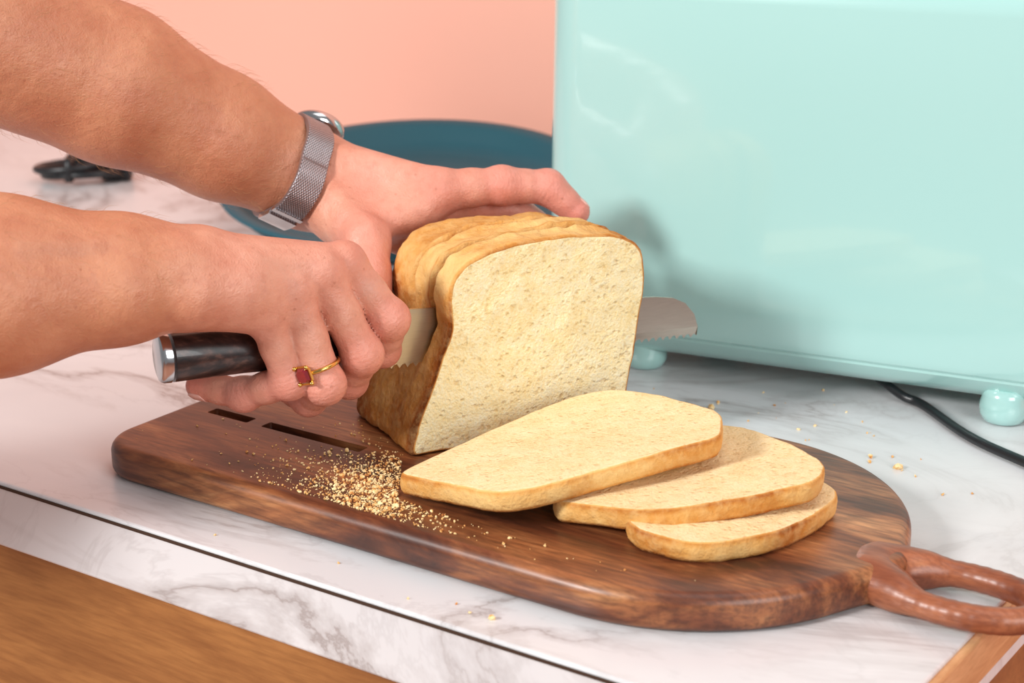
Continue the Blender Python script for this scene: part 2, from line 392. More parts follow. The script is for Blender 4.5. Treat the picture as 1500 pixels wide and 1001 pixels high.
for i,L in enumerate(Ls):
    for k in range(NP):
        s,z=OL[k]; d=np.array([s,z])-cen; r=np.linalg.norm(d); dn=d/r
        rr=r+wob(s,z)
        top=sm(0.085,0.11,z)
        if L<0.002: rr-=0.0010*(1-L/0.002)
        nz=mnoise.fractal(Vector((s*45,z*45,L*45)),0.6,2.0,4)
        rr+=0.0014*nz*min(1,L/0.003)
        cs=0.0; dp=0
        if G0<L<G1 and z>0.066:
            f=1-abs(L-(G0+G1)/2)/((G1-G0)/2); dp=sm(0.0,0.5,f)*sm(0.066,0.076,z); rr-=0.030*dp
        lip=math.exp(-((L-G0+0.0006)/0.0016)**2)+math.exp(-((L-G1-0.0008)/0.0022)**2)
        rr+=0.0010*lip*sm(0.066,0.08,z)*(1+1.2*mnoise.noise(Vector((s*160,z*160,L*100))))
        seam=0
        if L>=G1:
            q_=sm(0.024,0.056,L)
            rr-=(0.0010+0.0042*q_)*top
            rr+=0.0010*top*math.sin(s*60+L*70)
            ck_=abs(L-0.038-0.005*math.sin(s*45)-0.003*math.sin(s*130))
            seam=sm(0.0034,0.0,ck_)*max(top,0.45*sm(0.08,0.09,z))
            rr-=0.0042*seam
            rr+=0.0018*math.exp(-((ck_-0.0045)/0.002)**2)*top
        if L>0.070:
            t=(L-0.070)/0.010; rr*= (1-0.14*(1-math.sqrt(max(0,1-t*t))))
        q=cen+dn*rr; q[1]=max(q[1],0.0186)
        side=1-top
        b=0.12+0.24*side*sm(0.115,0.05,z)+0.18*side*sm(0.05,0.025,z)+0.52*side*sm(0.010,0.001,L)+0.30*side*sm(0.05,0.075,L)
        b+=0.45*sm(0.075,0.09,z)*side*sm(0.02,0.05,L)
        if s>0.12: b+=0.35
        if L<0.0012: b+=0.28
        b+=0.5*dp  # shade inside the cut groove, painted as a darker crust tone
        b+=0.40*math.exp(-((L-G1-0.0015)/0.0015)**2)*sm(0.07,0.08,z)
        if L>=G1: b+=0.16*top*sm(0.03,0.055,L)+0.35*seam
        addv(q[0],L+lean(L,q[1]),q[1],cs,b)
    if i:
        o=(i-1)*NP
        for k in range(NP):
            k2=(k+1)%NP; faces.append((o+k,o+k2,o+NP+k2,o+NP+k))
K=42
prev=list(range(NP))
for j in range(1,K):
    f=(0.993,0.972)[j-1] if j<3 else 0.972*(1-(j-2)/(K-2))
    cur=[]
    for k in range(NP):
        s,z=OL[k]; d=np.array([s,z])-cen; rl=np.linalg.norm(d); q=cen+d*f*(1+(wob(s,z)-0.0010)/rl)
        q[1]=max(q[1],0.0187)
        h=mnoise.noise(Vector((q[0]*60,q[1]*60,1)))*0.0006+mnoise.noise(Vector((q[0]*150,q[1]*150,7)))*0.0003
        cur.append(len(verts)); addv(q[0],-0.0002+h*(1 if j>1 else 0.2)+lean(0,q[1]),q[1],(0.15,1.0)[j-1] if j<3 else 1.0,0.45 if j==1 else 0.2)
    for k in range(NP):
        k2=(k+1)%NP; faces.append((prev[k2],prev[k],cur[k],cur[k2]))
    prev=cur
faces.append(tuple(prev[::-1]))
o=(len(Ls)-1)*NP
prev=[o+k for k in range(NP)]
for j in range(1,12):
    cur=[]
    for k in range(NP):
        p=np.array([np.dot(np.array(verts[o+k][:2])-P0,E1),verts[o+k][2]]); q=cen+(p-cen)*(1-j/12)
        cur.append(len(verts)); addv(q[0],0.0805,q[1],0,0.3)
    for k in range(NP):
        k2=(k+1)%NP; faces.append((prev[k],prev[k2],cur[k2],cur[k]))
    prev=cur
faces.append(tuple(prev))
mk('bread_loaf',verts,faces,M_BREAD,True,None,{'crumb':crumb,'brown':brown})

# slices
def slab(name,corners,zt,th,seed,brn=0.35):
    O=roundpoly(corners,240); n=len(O); c=O.mean(0)
    T=np.roll(O,-1,0)-np.roll(O,1,0); T/=np.linalg.norm(T,axis=1)[:,None]; NN=np.stack([T[:,1],-T[:,0]],1)
    if ((O-c)*NN).sum()<0: NN=-NN
    O=O+NN*np.array([0.0009*mnoise.noise(Vector((p[0]*45,p[1]*45,seed*7)))+0.0004*mnoise.noise(Vector((p[0]*140,p[1]*140,seed*3))) for p in O])[:,None]
    verts=[];cr=[];br=[];faces=[]
    ccw=((np.roll(O,-1,0)-O)[:,0]*(O-c)[:,1]-(np.roll(O,-1,0)-O)[:,1]*(O-c)[:,0]).sum()<0
    def V(x,y,dz,c_,b_):
        tilt=zt(x,y); verts.append((x,y,tilt+dz)); cr.append(c_); br.append(b_); return len(verts)-1
    def ww(x,y): return mnoise.noise(Vector((x*28,y*28,seed)))*0.0010
    rings=[]
    K=34
    for j in range(K,0,-1):
        f=(j/K)
        ring=[]
        for k in range(n):
            x,y=c+(O[k]-NN[k]*0.0016-c)*f
            h=mnoise.noise(Vector((x*160,y*160,seed)))*0.00035+ww(x,y)
            ring.append(V(x,y,h,1.0,0.2))
        rings.insert(0,ring)
    for k_,(off,dz) in enumerate([(-0.0008,-0.0001),(0.0,-0.0009),(0.0005,-th*0.3),(0.0004,-th*0.55),(0.0,-th*0.8),(-0.0012,-th)]):
        ring=[]
        for k in range(n):
            wv=0.0006*mnoise.fractal(Vector((O[k][0]*60,O[k][1]*60,seed+dz*90)),0.7,2,4)
            x,y=O[k]+NN[k]*(off+wv)
            ring.append(V(x,y,dz+ww(x,y),(0.40,0,0,0,0,0.2)[k_],brn+(0.30 if k_ in (1,5) else 0)+0.35*mnoise.noise(Vector((O[k][0]*22,O[k][1]*22,seed*3)))))
        rings.append(ring)
    cb_=[V(*(c+(O[k]-c)*0.5),-th+0.0003,1.0,0.2) for k in range(n)]
    rings.append(cb_)
    for a,b in zip(rings[:-1],rings[1:]):
        for k in range(n):
            k2=(k+1)%n; q=(a[k],b[k],b[k2],a[k2]); faces.append(q if ccw else q[::-1])
    faces.append(tuple(rings[0] if ccw else rings[0][::-1])); faces.append(tuple(cb_[::-1] if ccw else cb_))
    return mk(name,verts,faces,M_SLICE,True,None,{'crumb':cr,'brown':br})
S1=[(-0.0555,0.7880,0.006),(-0.0020,0.7420,0.016),(0.0480,0.7545,0.03),(0.0975,0.7730,0.006),(0.1005,0.8030,0.007),(0.0740,0.8420,0.03),(0.0480,0.8630,0.014),(0.0240,0.8590,0.018)]
slab('bread_slice',S1,lambda x,y:0.0304+0.170*(x+0.053),0.0105,1.3,0.25)
S2=[(0.0180,0.7540,0.008),(0.0620,0.7300,0.014),(0.1000,0.7350,0.02),(0.1380,0.7460,0.010),(0.1460,0.7660,0.010),(0.1310,0.8040,0.03),(0.1070,0.8340,0.012),(0.0400,0.8300,0.02)]
slab('bread_slice.001',S2,lambda x,y:0.0302+0.11*(x-0.02),0.0102,5.7,0.28)
S3=[(0.0510,0.7300,0.010),(0.0770,0.7090,0.016),(0.1180,0.7210,0.02),(0.1540,0.7640,0.012),(0.1450,0.7900,0.014),(0.0900,0.8200,0.02),(0.0550,0.7900,0.02)]
slab('bread_slice.002',S3,lambda x,y:0.0288,0.0100,9.1,0.32)

# ------------------------------------------------------------------ knife
kn=empty('bread_knife')
PK=P0+LV*0.0175
def kp(s,z,o=0.0):
    p=PK+E1*s-LV*o; return (p[0],p[1],z)
bot=[];
s=-0.006
while s<0.180:
    t=(s+0.006)/0.186; zb=0.0625-0.0095*t
    bot.append((s,zb-0.0011)); bot.append((s+0.0016,zb+0.0006)); bot.append((s+0.0032,zb+0.0009)); s+=0.0045
top=[(0.182,0.0530),(0.1825,0.058),(0.180,0.0655),(0.174,0.0725),(0.166,0.0765),(0.155,0.0785),(0.1,0.0835),(0.05,0.088),(0.0,0.092),(-0.006,0.092)]
PR=bot+top; n=len(PR); verts=[];faces=[]
for o_ in (0.0009,-0.0009):
    for i,(a,b) in enumerate(PR):
        oo=o_*(0.25 if i<len(bot) else 1.0); verts.append(kp(a,b,oo))
faces.append(tuple(range(n))); faces.append(tuple(n+i for i in range(n))[::-1])
for i in range(n):
    j=(i+1)%n; faces.append((i,n+i,n+j,j))
mk('blade',verts,faces,M_STEEL,False,kn)
def loft(name,secs,mat,seg=32):
    verts=[];faces=[]
    for (s,z,rn,rz) in secs:
        for j in range(seg):
            a=2*math.pi*j/seg; verts.append(kp(s,z+rz*math.sin(a),rn*math.cos(a)))
    for i in range(len(secs)-1):
        for j in range(seg): faces.append((i*seg+j,i*seg+(j+1)%seg,(i+1)*seg+(j+1)%seg,(i+1)*seg+j))
    faces.append(tuple(range(seg))[::-1]); faces.append(tuple((len(secs)-1)*seg+j for j in range(seg)))
    o=mk(name,verts,faces,mat,True,kn)
    o.data.set_sharp_from_angle(angle=math.radians(50)); return o
loft('bolster',[(-0.026,0.0785,0.0085,0.0112),(-0.018,0.078,0.0075,0.012),(-0.012,0.0775,0.004,0.0135),(-0.008,0.0775,0.0015,0.0145)],M_CHROME)
loft('handle',[(-0.115,0.0842,0.0105,0.0122),(-0.10,0.0835,0.0105,0.0118),(-0.08,0.082,0.0098,0.0108),(-0.05,0.080,0.0098,0.0108),(-0.035,0.079,0.0095,0.011),(-0.026,0.0785,0.0085,0.0112)],M_PAKKA)
loft('end_cap',[(-0.1215,0.0846,0.0085,0.0103),(-0.121,0.0846,0.0100,0.0118),(-0.1195,0.0845,0.0106,0.0124),(-0.1165,0.0842,0.0106,0.0123)],M_CHROME)

# ------------------------------------------------------------------ person (arms and hands)
person=empty('person')
def skin_attrs(V,pts,joints,wrist,adir,veins=()):
    f=np.zeros(len(V))
    for (p,r,wt) in pts:
        d=np.linalg.norm(V-np.array(p),axis=1); f=np.maximum(f,wt*np.exp(-(d/r)**2))
    best=np.zeros(len(V)); axl=np.zeros(len(V))
    for (p,dr,r,wt) in joints:
        p=np.array(p); dr=np.array(dr); dr=dr/np.linalg.norm(dr)
        d=np.linalg.norm(V-p,axis=1); mk_=wt*np.exp(-(d/r)**4); sel=mk_>best
        best[sel]=mk_[sel]; axl[sel]=((V-p)@dr)[sel]
    h=np.clip(((V-np.array(wrist))@np.array(adir)+0.02)/0.04,0,1)
    vn=np.zeros(len(V))
    for path in veins:
        for a,b in zip(path[:-1],path[1:]):
            a=np.array(a);b=np.array(b);d=b-a; t=np.clip((V-a)@d/(d@d),0,1)
            q=np.linalg.norm(V-a-t[:,None]*d,axis=1); vn=np.maximum(vn,np.exp(-(q/0.0045)**2))
    return {'flush':f,'knk':best,'axial':axl,'hand':h,'vein':vn}
def finger(g,J,R,k=0.003,knuck=0.0006):
    A=g.new()
    for i in range(len(J)-1):
        a=np.array(J[i]);b=np.array(J[i+1])
        mid=(a+b)/2; rm=(R[i]+R[i+1])/2-0.0005
        g.cone(a,mid,R[i],rm,k,A); g.cone(mid,b,rm,R[i+1],k,A)
        if 0<i: g.cone(a,a+(b-a)*0.02,R[i]+knuck,R[i]+knuck,k,A)
    return A
def hairs(name,V,F,n,sel,flow,length=0.009):
    P=V[F]; fn=np.cross(P[:,1]-P[:,0],P[:,2]-P[:,0]); fc=P.mean(1)
    ok=np.where(sel(fc))[0]; ch=np.random.choice(ok,min(n,len(ok)),replace=False)
    cu=bpy.data.curves.new(name,'CURVE'); cu.dimensions='3D'; cu.bevel_depth=0.00006; cu.bevel_resolution=0
    fl=np.array(flow)/np.linalg.norm(flow)
    for i in ch:
        nn=fn[i]/(np.linalg.norm(fn[i])+1e-12); l=length*random.uniform(0.5,1.2)
        jit=np.random.normal(0,0.35,3)
        t=fl+jit; t-=nn*(t@nn); t/=np.linalg.norm(t)+1e-9
        p0=fc[i]-nn*0.0003; p1=p0+nn*l*0.30+t*l*0.35; p2=p0+nn*l*0.34+t*l*0.95
        sp=cu.splines.new('POLY'); sp.points.add(3)
        pts=[p0,(p0+p1)/2+nn*l*0.04,p1,p2]
        for k,p in enumerate(pts): sp.points[k].co=(p[0],p[1],p[2],1); sp.points[k].radius=(1,0.95,0.8,0.25)[k]
    ob=bpy.data.objects.new(name,cu); COL.objects.link(ob); cu.materials.append(M_HAIR); ob.parent=person
    return ob
def nail(name,tip,prev,outw,r):
    tip=Vector(tip);ax_=(tip-Vector(prev)).normalized(); o=Vector(outw); o=(o-ax_*o.dot(ax_)).normalized(); sd=ax_.cross(o)
    verts=[];faces=[];nu,nv=11,9
    for lay in (0.00035,-0.0006):
        for i in range(nu):
            u=-1+2*i/(nu-1)
            for j in range(nv):
                vv=-1+2*j/(nv-1); wdt=0.95*math.sqrt(max(0.0,1-max(0,abs(u)-0.35)**2*1.6))
                an=vv*wdt; R=r+lay-0.0012*max(0,u)**2
                verts.append(tip+ax_*(u*0.0050-0.0008)+o*math.cos(an)*R+sd*math.sin(an)*R)
    m=nu*nv
    for i in range(nu-1):
        for j in range(nv-1):
            a=i*nv+j; faces.append((a,a+1,a+nv+1,a+nv)); faces.append((m+a,m+a+nv,m+a+nv+1,m+a+1))
    bd_=[(0,j) for j in range(nv)]+[(i,nv-1) for i in range(1,nu)]+[(nu-1,j) for j in range(nv-2,-1,-1)]+[(i,0) for i in range(nu-2,0,-1)]
    for p,q in zip(bd_,bd_[1:]+bd_[:1]):
        a=p[0]*nv+p[1];b=q[0]*nv+q[1]; faces.append((a,m+a,m+b,b))
    return mk(name,verts,faces,M_NAIL,True,person)
# right arm (nearer), holding the knife
g=SDF((-0.52,0.66,0.03),(-0.03,0.92,0.2),0.0012)
WR=np.array([-0.147,0.795,0.1262])
arm=[(-0.47,0.715,0.132),(-0.38,0.735,0.1305),(-0.315,0.75,0.1300),(-0.232,0.775,0.1275),(-0.18,0.787,0.127),WR]
rad=[0.044,0.046,0.046,0.0385,0.0275,0.0215]
for i in range(5):
    for o_ in (-0.006,0.006):
        g.cone(np.array(arm[i])+(0,o_*0.6,o_*0.6),np.array(arm[i+1])+(0,o_*0.6,o_*0.6),rad[i]-0.003,rad[i+1]-0.003,0.01)
RI=[(-0.0814,0.835,0.1208),(-0.0605,0.836,0.0930),(-0.0650,0.848,0.0735),(-0.0775,0.862,0.0640)]
RM=[(-0.0917,0.822,0.1195),(-0.0730,0.823,0.0790),(-0.0810,0.837,0.0610),(-0.0925,0.852,0.0570)]
RR=[(-0.1045,0.812,0.1135),(-0.0900,0.810,0.0680),(-0.1005,0.829,0.0545),(-0.1144,0.847,0.0540)]
RP=[(-0.1169,0.805,0.1064),(-0.1069,0.809,0.0700),(-0.1310,0.820,0.0594),(-0.1545,0.831,0.0600)]
RT=[(-0.1225,0.840,0.1083),(-0.1025,0.866,0.1020),(-0.085,0.880,0.0882),(-0.075,0.882,0.0810)]
wr0=WR
for (J,ro,off) in ((RI,0.0122,(0,0.010,0.004)),(RM,0.0122,(0,0.003,0.003)),(RR,0.0117,(0,-0.004,-0.002)),(RP,0.0112,(0,-0.009,-0.008))):
    g.cone(wr0+np.array(off),J[0],0.0148,ro-0.0020,0.008)
g.cone(wr0+(0.02,0.004,-0.006),(-0.112,0.822,0.100),0.016,0.012,0.012)
g.cone((-0.118,0.822,0.106),(-0.092,0.838,0.104),0.014,0.011,0.010)
g.cone(wr0+(0.0,0.008,0.0),RT[0],0.015,0.014,0.010)
up=np.array((-0.02,-0.62,0.78))
for J,off in ((RI,(0.012,0.006,0.003)),(RM,(0.012,0.001,0.002)),(RR,(0.012,-0.004,-0.002)),(RP,(0.014,-0.008,-0.006))):
    a=wr0+np.array(off)+up*0.0102; b=np.array(J[0])+up*0.0090
    g.cone(a+(b-a)*0.25,b,0.0028,0.0036,0.0045)
vr=[[wr0+up*0.0125+(0.004,-0.004,-0.002),np.array(RR[0])*0.5+wr0*0.5+up*0.0115+(0.004,-0.002,0),np.array(RM[0])*0.6+np.array(RR[0])*0.4+up*0.0080-(0.008,0,0)],
    [np.array((-0.215,0.752,0.150)),np.array((-0.185,0.768,0.1465)),wr0+up*0.0150-(0.012,0,0),wr0+up*0.0125+(0.004,-0.004,-0.002)]]
for path in vr:
    for a,b in zip(path[:-1],path[1:]): g.cone(a,b,0.0022,0.0022,0.005)
g.cone(wr0+(-0.008,-0.012,0.010),wr0+(-0.006,-0.011,0.010),0.010,0.010,0.008)
A=g.new()
for J,R in ((RI,[0.0102,0.0096,0.0084,0.0076]),(RM,[0.0102,0.0096,0.0086,0.0078]),(RR,[0.0098,0.0092,0.0084,0.0076]),(RP,[0.0092,0.0084,0.0078,0.0070]),(RT,[0.0130,0.0115,0.0105,0.0092])):
    A=smin(A,finger(g,J,R),0.0004)
g.D=smin(g.D,A,0.0045)
for J in (RI,RM,RR,RP):
    g.cone(np.array(J[0])+up*0.0032,np.array(J[0])+up*0.0034,0.0092,0.0092,0.004)
V,F=g.mesh()
fl=[(RI[0],0.013,0.8),(RM[0],0.013,0.7),(RR[0],0.012,0.6),(RP[0],0.012,0.6)]
jn=[]
for J in (RI,RM,RR,RP):
    fl+=[(J[1],0.014,0.9),(J[2],0.014,0.9),(J[3],0.014,1.0)]
    J=[np.array(q) for q in J]
    jn+=[(J[0]+up*0.006,J[1]-J[0],0.009,0.5),(J[1],J[1]-J[0],0.011,1.0),(J[2],J[2]-J[1],0.009,0.9)]
mk('right_arm_and_hand',V,F,M_SKIN,True,person,skin_attrs(V,fl,jn,WR,(0.95,0.3,0),vr))
hairs('right_arm_hair',V,F,420,lambda c:(c[:,0]<-0.155)&(c[:,0]>-0.33)&(c[:,2]>0.115),(0.5,0.1,-0.8),0.008)
nail('nail_1',RP[3],RP[2],(-0.1,-0.3,-0.95),0.0070)
nail('nail_2',RT[3],RT[2],(0.3,0.7,0.5),0.0092)

# left arm (further), steadying the loaf
g=SDF((-0.52,0.80,0.055),(0.06,1.06,0.36),0.0013)
WL=np.array([-0.118,0.985,0.133])
arm=[(-0.47,0.84,0.325),(-0.40,0.872,0.287),(-0.340,0.900,0.2575),(-0.2126,0.950,0.1895),(-0.16,0.970,0.158),WL]
rad=[0.046,0.049,0.048,0.0385,0.031,0.0255]
for i in range(5):
    for o_ in (-1,1):
        of=np.array((0.0015,0.003,0.006))*o_
        g.cone(np.array(arm[i])+of,np.array(arm[i+1])+of,rad[i]-0.004,rad[i+1]-0.004,0.01)
LI=[(-0.0400,0.962,0.1295),(-0.0058,0.972,0.1300),(0.0200,0.979,0.1275),(0.0365,0.978,0.1135)]
LM=[(-0.0400,0.978,0.1210),(0.000,0.990,0.1110),(0.022,0.990,0.0950),(0.032,0.985,0.0780)]
LR=[(-0.0450,0.982,0.1090),(-0.006,0.982,0.0930),(0.014,0.980,0.0790),(0.024,0.980,0.0620)]
LP=[(-0.0540,0.978,0.0960),(-0.022,0.974,0.0780),(-0.006,0.970,0.0660),(0.006,0.972,0.0540)]
LT=[(-0.0930,0.957,0.1170),(-0.0785,0.930,0.1085),(-0.0765,0.914,0.0940),(-0.0730,0.903,0.0790)]
for (J,ro,off) in ((LI,0.0125,(0.002,-0.006,0.008)),(LM,0.0125,(0,0.003,0.004)),(LR,0.0120,(-0.002,0.004,-0.004)),(LP,0.0115,(-0.002,0.002,-0.011))):
    g.cone(WL+np.array(off),J[0],0.0165,ro-0.001,0.012)
g.cone(WL+(0,-0.006,-0.006),LT[0],0.017,0.0155,0.012)
g.cone(LT[0],(-0.055,0.955,0.118),0.0135,0.010,0.014)
g.cone((-0.083,0.940,0.112),(-0.050,0.955,0.122),0.009,0.009,0.012)
g.cone((-0.09,0.965,0.115),(-0.05,0.972,0.112),0.016,0.012,0.01)
upl=np.array((0.15,-0.45,0.88))
for b,off in ((np.array(LI[0]),(0.004,-0.006,0.006)),(np.array(LT[1]),(0.004,-0.012,-0.004))):
    a=WL+np.array(off)+upl*0.0138; bb=b+upl*0.0090
    g.cone(a+(bb-a)*0.2,bb,0.0028,0.0032,0.006)
A=g.new()
for J,R in ((LI,[0.0112,0.0098,0.0088,0.0076]),(LM,[0.0112,0.0100,0.0090,0.0080]),(LR,[0.0108,0.0098,0.0088,0.0080]),(LP,[0.0098,0.0088,0.0080,0.0072]),(LT,[0.0145,0.0118,0.0108,0.0096])):
    A=smin(A,finger(g,J,R,0.005,0.0),0.0006)
g.D=smin(g.D,A,0.006)
V,F=g.mesh(); VL=V
fl=[(LI[1],0.02,0.9),(LI[2],0.02,1.0),(LI[3],0.02,1.0),(LT[1],0.02,0.6),(LT[2],0.018,0.8),(LT[3],0.018,0.9),(LI[0],0.02,0.7),((-0.08,0.96,0.13),0.03,0.35)]
jn=[]
for J in (LI,LM,LT):
    J=[np.array(q) for q in J]
    jn+=[(J[1],J[1]-J[0],0.012,0.8),(J[2],J[2]-J[1],0.010,0.9)]
mk('left_arm_and_hand',V,F,M_SKIN,True,person,skin_attrs(V,fl,jn,WL,(0.85,0.3,-0.45)))
hairs('left_arm_hair',V,F,900,lambda c:(c[:,0]<-0.135)&(c[:,0]>-0.33),(0.75,0.25,0.1),0.010)
for i,J in enumerate((LI,LM,LR,LP)):
    nail('nail_%d'%(i+3),J[3],J[2],(0.75,0.5,0.4),(0.0076,0.0080,0.0080,0.0072)[i])
nail('nail_7',LT[3],LT[2],(-0.75,-0.3,0.1),0.0096)

# ------------------------------------------------------------------ wristwatch fitted to the left wrist surface
wt=empty('wristwatch')
ax=Vector(np.array(WL)-np.array(arm[4])).normalized()
wc=Vector(WL)-ax*0.0075
e2=Vector((0.0015,0.003,0.006)); e2=(e2-ax*e2.dot(ax)).normalized(); e3=ax.cross(e2).normalized()
Dv=VL-np.array(wc); tt=Dv@np.array(ax); sel=np.abs(tt)<0.0098
aa=np.arctan2(Dv@np.array(e2),Dv@np.array(e3))[sel]; rv=np.hypot(Dv@np.array(e2),Dv@np.array(e3))[sel]
NB=72; rb=np.zeros(NB)
for i in range(NB):
    a0=-math.pi+2*math.pi*(i+0.5)/NB; dd=np.abs((aa-a0+math.pi)%(2*math.pi)-math.pi)
    mm=(dd<0.09)&(rv<0.045); rb[i]=rv[mm].max() if mm.any() else 0.03
for _ in range(3): rb=(np.roll(rb,1)+2*rb+np.roll(rb,-1))/4
rb+=0.0004
def rad_at(a):
    x=((a+math.pi)/(2*math.pi)*NB-0.5)%NB; i=int(x); f=x-i; return rb[i%NB]*(1-f)+rb[(i+1)%NB]*f
def wp(a,r,t): 
    R=rad_at(a)+r; return wc+e2*(math.sin(a)*R)+e3*(math.cos(a)*R)+ax*t
def band(name,a0,a1,hw,rin,rout,mat,n=160):
    verts=[];faces=[];bu=[];bt=[]
    prof=[(-hw,rin),(-hw,rout-0.0003),(-hw+0.0005,rout),(-hw*0.5,rout),(0,rout),(hw*0.5,rout),(hw-0.0005,rout),(hw,rout-0.0003),(hw,rin)]
    full=abs(a1-a0)>6.28; nn=n if full else n+1
    for i in range(nn):
        a=a0+(a1-a0)*i/n
        for (t,r) in prof: verts.append(wp(a,r,t)); bu.append(i/n); bt.append((t+hw)/(2*hw))
    m=len(prof)
    for i in range(n):
        i2=(i+1)%nn
        for j in range(m): faces.append((i*m+j,i2*m+j,i2*m+(j+1)%m,i*m+(j+1)%m))
    if not full: faces.append(tuple(range(m))); faces.append(tuple(n*m+j for j in range(m))[::-1])
    return mk(name,verts,faces,mat,False,wt,{'bu':bu,'bt':bt})
band('mesh_band',0,2*math.pi*0.9999,0.0080,-0.002,0.0012,M_MESH)
band('clasp',math.radians(-88),math.radians(-62),0.0086,0.0,0.0028,M_CHROME,14)
band('clasp_bar',math.radians(-56),math.radians(-51),0.0090,0.0,0.0024,M_CHROME,4)
ca=math.radians(112)
cn_=(e2*math.sin(ca)+e3*math.cos(ca)).normalized(); cpos=wp(ca,0.0012,0.0095)
t1=ax; t2=cn_.cross(t1).normalized()
def disc(name,secs,mat,seg=48):
    verts=[];faces=[]
    for (h,r) in secs:
        for j in range(seg):
            a=2*math.pi*j/seg; verts.append(cpos+cn_*h+(t1*math.cos(a)+t2*math.sin(a))*r)
    for i in range(len(secs)-1):
        for j in range(seg): faces.append((i*seg+j,i*seg+(j+1)%seg,(i+1)*seg+(j+1)%seg,(i+1)*seg+j))
    faces.append(tuple(range(seg))[::-1]); faces.append(tuple((len(secs)-1)*seg+j for j in range(seg)))
    o=mk(name,verts,faces,mat,True,wt); o.data.set_sharp_from_angle(angle=math.radians(35)); return o
disc('case',[(-0.001,0.0150),(0.0005,0.0160),(0.0040,0.0160),(0.0052,0.0152),(0.0055,0.0142)],M_CHROME)
disc('dial',[(0.005,0.0140),(0.0057,0.0140),(0.0061,0.013)],M_DIAL)

# ------------------------------------------------------------------ ring
rg=empty('garnet_ring')
a=Vector(RR[0]);b=Vector(RR[1]); axr=(b-a).normalized(); rc=a+(b-a)*0.80
e2r=Vector((-0.42,-0.85,-0.35)); e2r=(e2r-axr*e2r.dot(axr)).normalized(); e3r=axr.cross(e2r)
pts=[rc+(e2r*math.cos(t)+e3r*math.sin(t))*0.0099 for t in np.linspace(0,2*math.pi,49)[:-1]]
tube('ring_band',pts,0.0011,M_GOLD,rg,n=48,seg=10,closed=True,smoothpath=False)
gc=rc+e2r*0.0115
def gembox(name,hs,z0,z1,top,mat):
    bm=bmesh.new(); vs=[]
    for (z,k) in ((z0,0.75),(z0+(z1-z0)*0.5,1.0),(z1,top)):
        for (sx,sy) in ((-1,-0.6),(-0.6,-1),(0.6,-1),(1,-0.6),(1,0.6),(0.6,1),(-0.6,1),(-1,0.6)):
            vs.append(bm.verts.new(gc+axr*(sx*hs[0]*k)+e3r*(sy*hs[1]*k)+e2r*z))
    for i in range(2):
        for j in range(8): bm.faces.new((vs[i*8+j],vs[i*8+(j+1)%8],vs[(i+1)*8+(j+1)%8],vs[(i+1)*8+j]))
    bm.faces.new(vs[:8][::-1]); bm.faces.new(vs[16:])
    return bm_ob(name,bm,mat,False,rg)
gembox('setting',(0.0048,0.0044),-0.0018,0.0008,1.0,M_GOLD)
gembox('stone',(0.0039,0.0036),-0.0004,0.0026,0.72,M_GEM)
bm=bmesh.new()
for sx in (-1,1):
    for sy in (-1,1):
        mt=Matrix.Translation(gc+axr*(sx*0.0041)+e3r*(sy*0.0038)+e2r*0.0012)
        bmesh.ops.create_icosphere(bm,subdivisions=2,radius=0.0012,matrix=mt)
bm_ob('prongs',bm,M_GOLD,True,rg)

# ------------------------------------------------------------------ mint appliance
TA=math.radians(-25)
ap=empty('toaster',(0,0,0.0002),TA)
def rrect(x0,x1,y0,y1,r,seg=12):
    P=[]
    for (cx,cy,a0) in ((x0+r,y0+r,math.pi),(x1-r,y0+r,1.5*math.pi),(x1-r,y1-r,0),(x0+r,y1-r,0.5*math.pi)):
        for i in range(seg+1):
            a=a0+math.pi/2*i/seg; P.append((cx+r*math.cos(a),cy+r*math.sin(a)))
    return P
def shell(name,levels,mat,parent):
    verts=[];faces=[];n=None
    for (z,ins,r) in levels:
        P=rrect(-0.4290+ins,-0.0865-ins,0.955+ins,1.165-ins,r)
        n=len(P)
        for p in P: verts.append((p[0],p[1],z))
    for i in range(len(levels)-1):
        for j in range(n): faces.append((i*n+j,i*n+(j+1)%n,(i+1)*n+(j+1)%n,(i+1)*n+j))
    faces.append(tuple(range(n))[::-1]); faces.append(tuple((len(levels)-1)*n+j for j in range(n)))
    o=mk(name,verts,faces,mat,True,parent); o.data.set_sharp_from_angle(angle=math.radians(30)); return o
lv=[(0.0135,0.020,0.022),(0.0145,0.016,0.024),(0.020,0.010,0.026),(0.026,0.0055,0.027),(0.0275,0.0055,0.027),(0.030,0.0015,0.028),(0.034,0.0,0.028),(0.06,0.0,0.028),(0.12,0.0,0.028),(0.18,0.0005,0.028),(0.227,0.001,0.028),(0.233,0.0018,0.027),(0.2365,0.004,0.026),(0.238,0.007,0.024),(0.2385,0.011,0.020)]
shell('body',lv,M_MINT,ap)
for i,(fx,fy) in enumerate(((-0.367,0.982),(-0.1475,0.974),(-0.367,1.135),(-0.1475,1.135))):
    verts=[];faces=[];secs=[(0.0,0.0095),(0.001,0.0115),(0.005,0.0135),(0.010,0.0138),(0.0155,0.0125),(0.02,0.012)]
    for (z,r) in secs:
        for j in range(32):
            a=2*math.pi*j/32; verts.append((fx+r*math.cos(a),fy+r*math.sin(a),z))
    for k in range(len(secs)-1):
        for j in range(32): faces.append((k*32+j,k*32+(j+1)%32,(k+1)*32+(j+1)%32,(k+1)*32+j))
    faces.append(tuple(range(32))[::-1]); faces.append(tuple(5*32+j for j in range(32)))
    mk('foot_%d'%(i+1),verts,faces,M_MINT,True,ap)
for k,yy in enumerate((1.03,1.09)):
    box('slot_%d'%(k+1),(-0.375,yy-0.014,0.2386),(-0.135,yy+0.014,0.2392),M_BLACK,ap)
box('lever',(-0.0875,1.045,0.12),(-0.068,1.075,0.135),M_CHROME,ap,0.003)
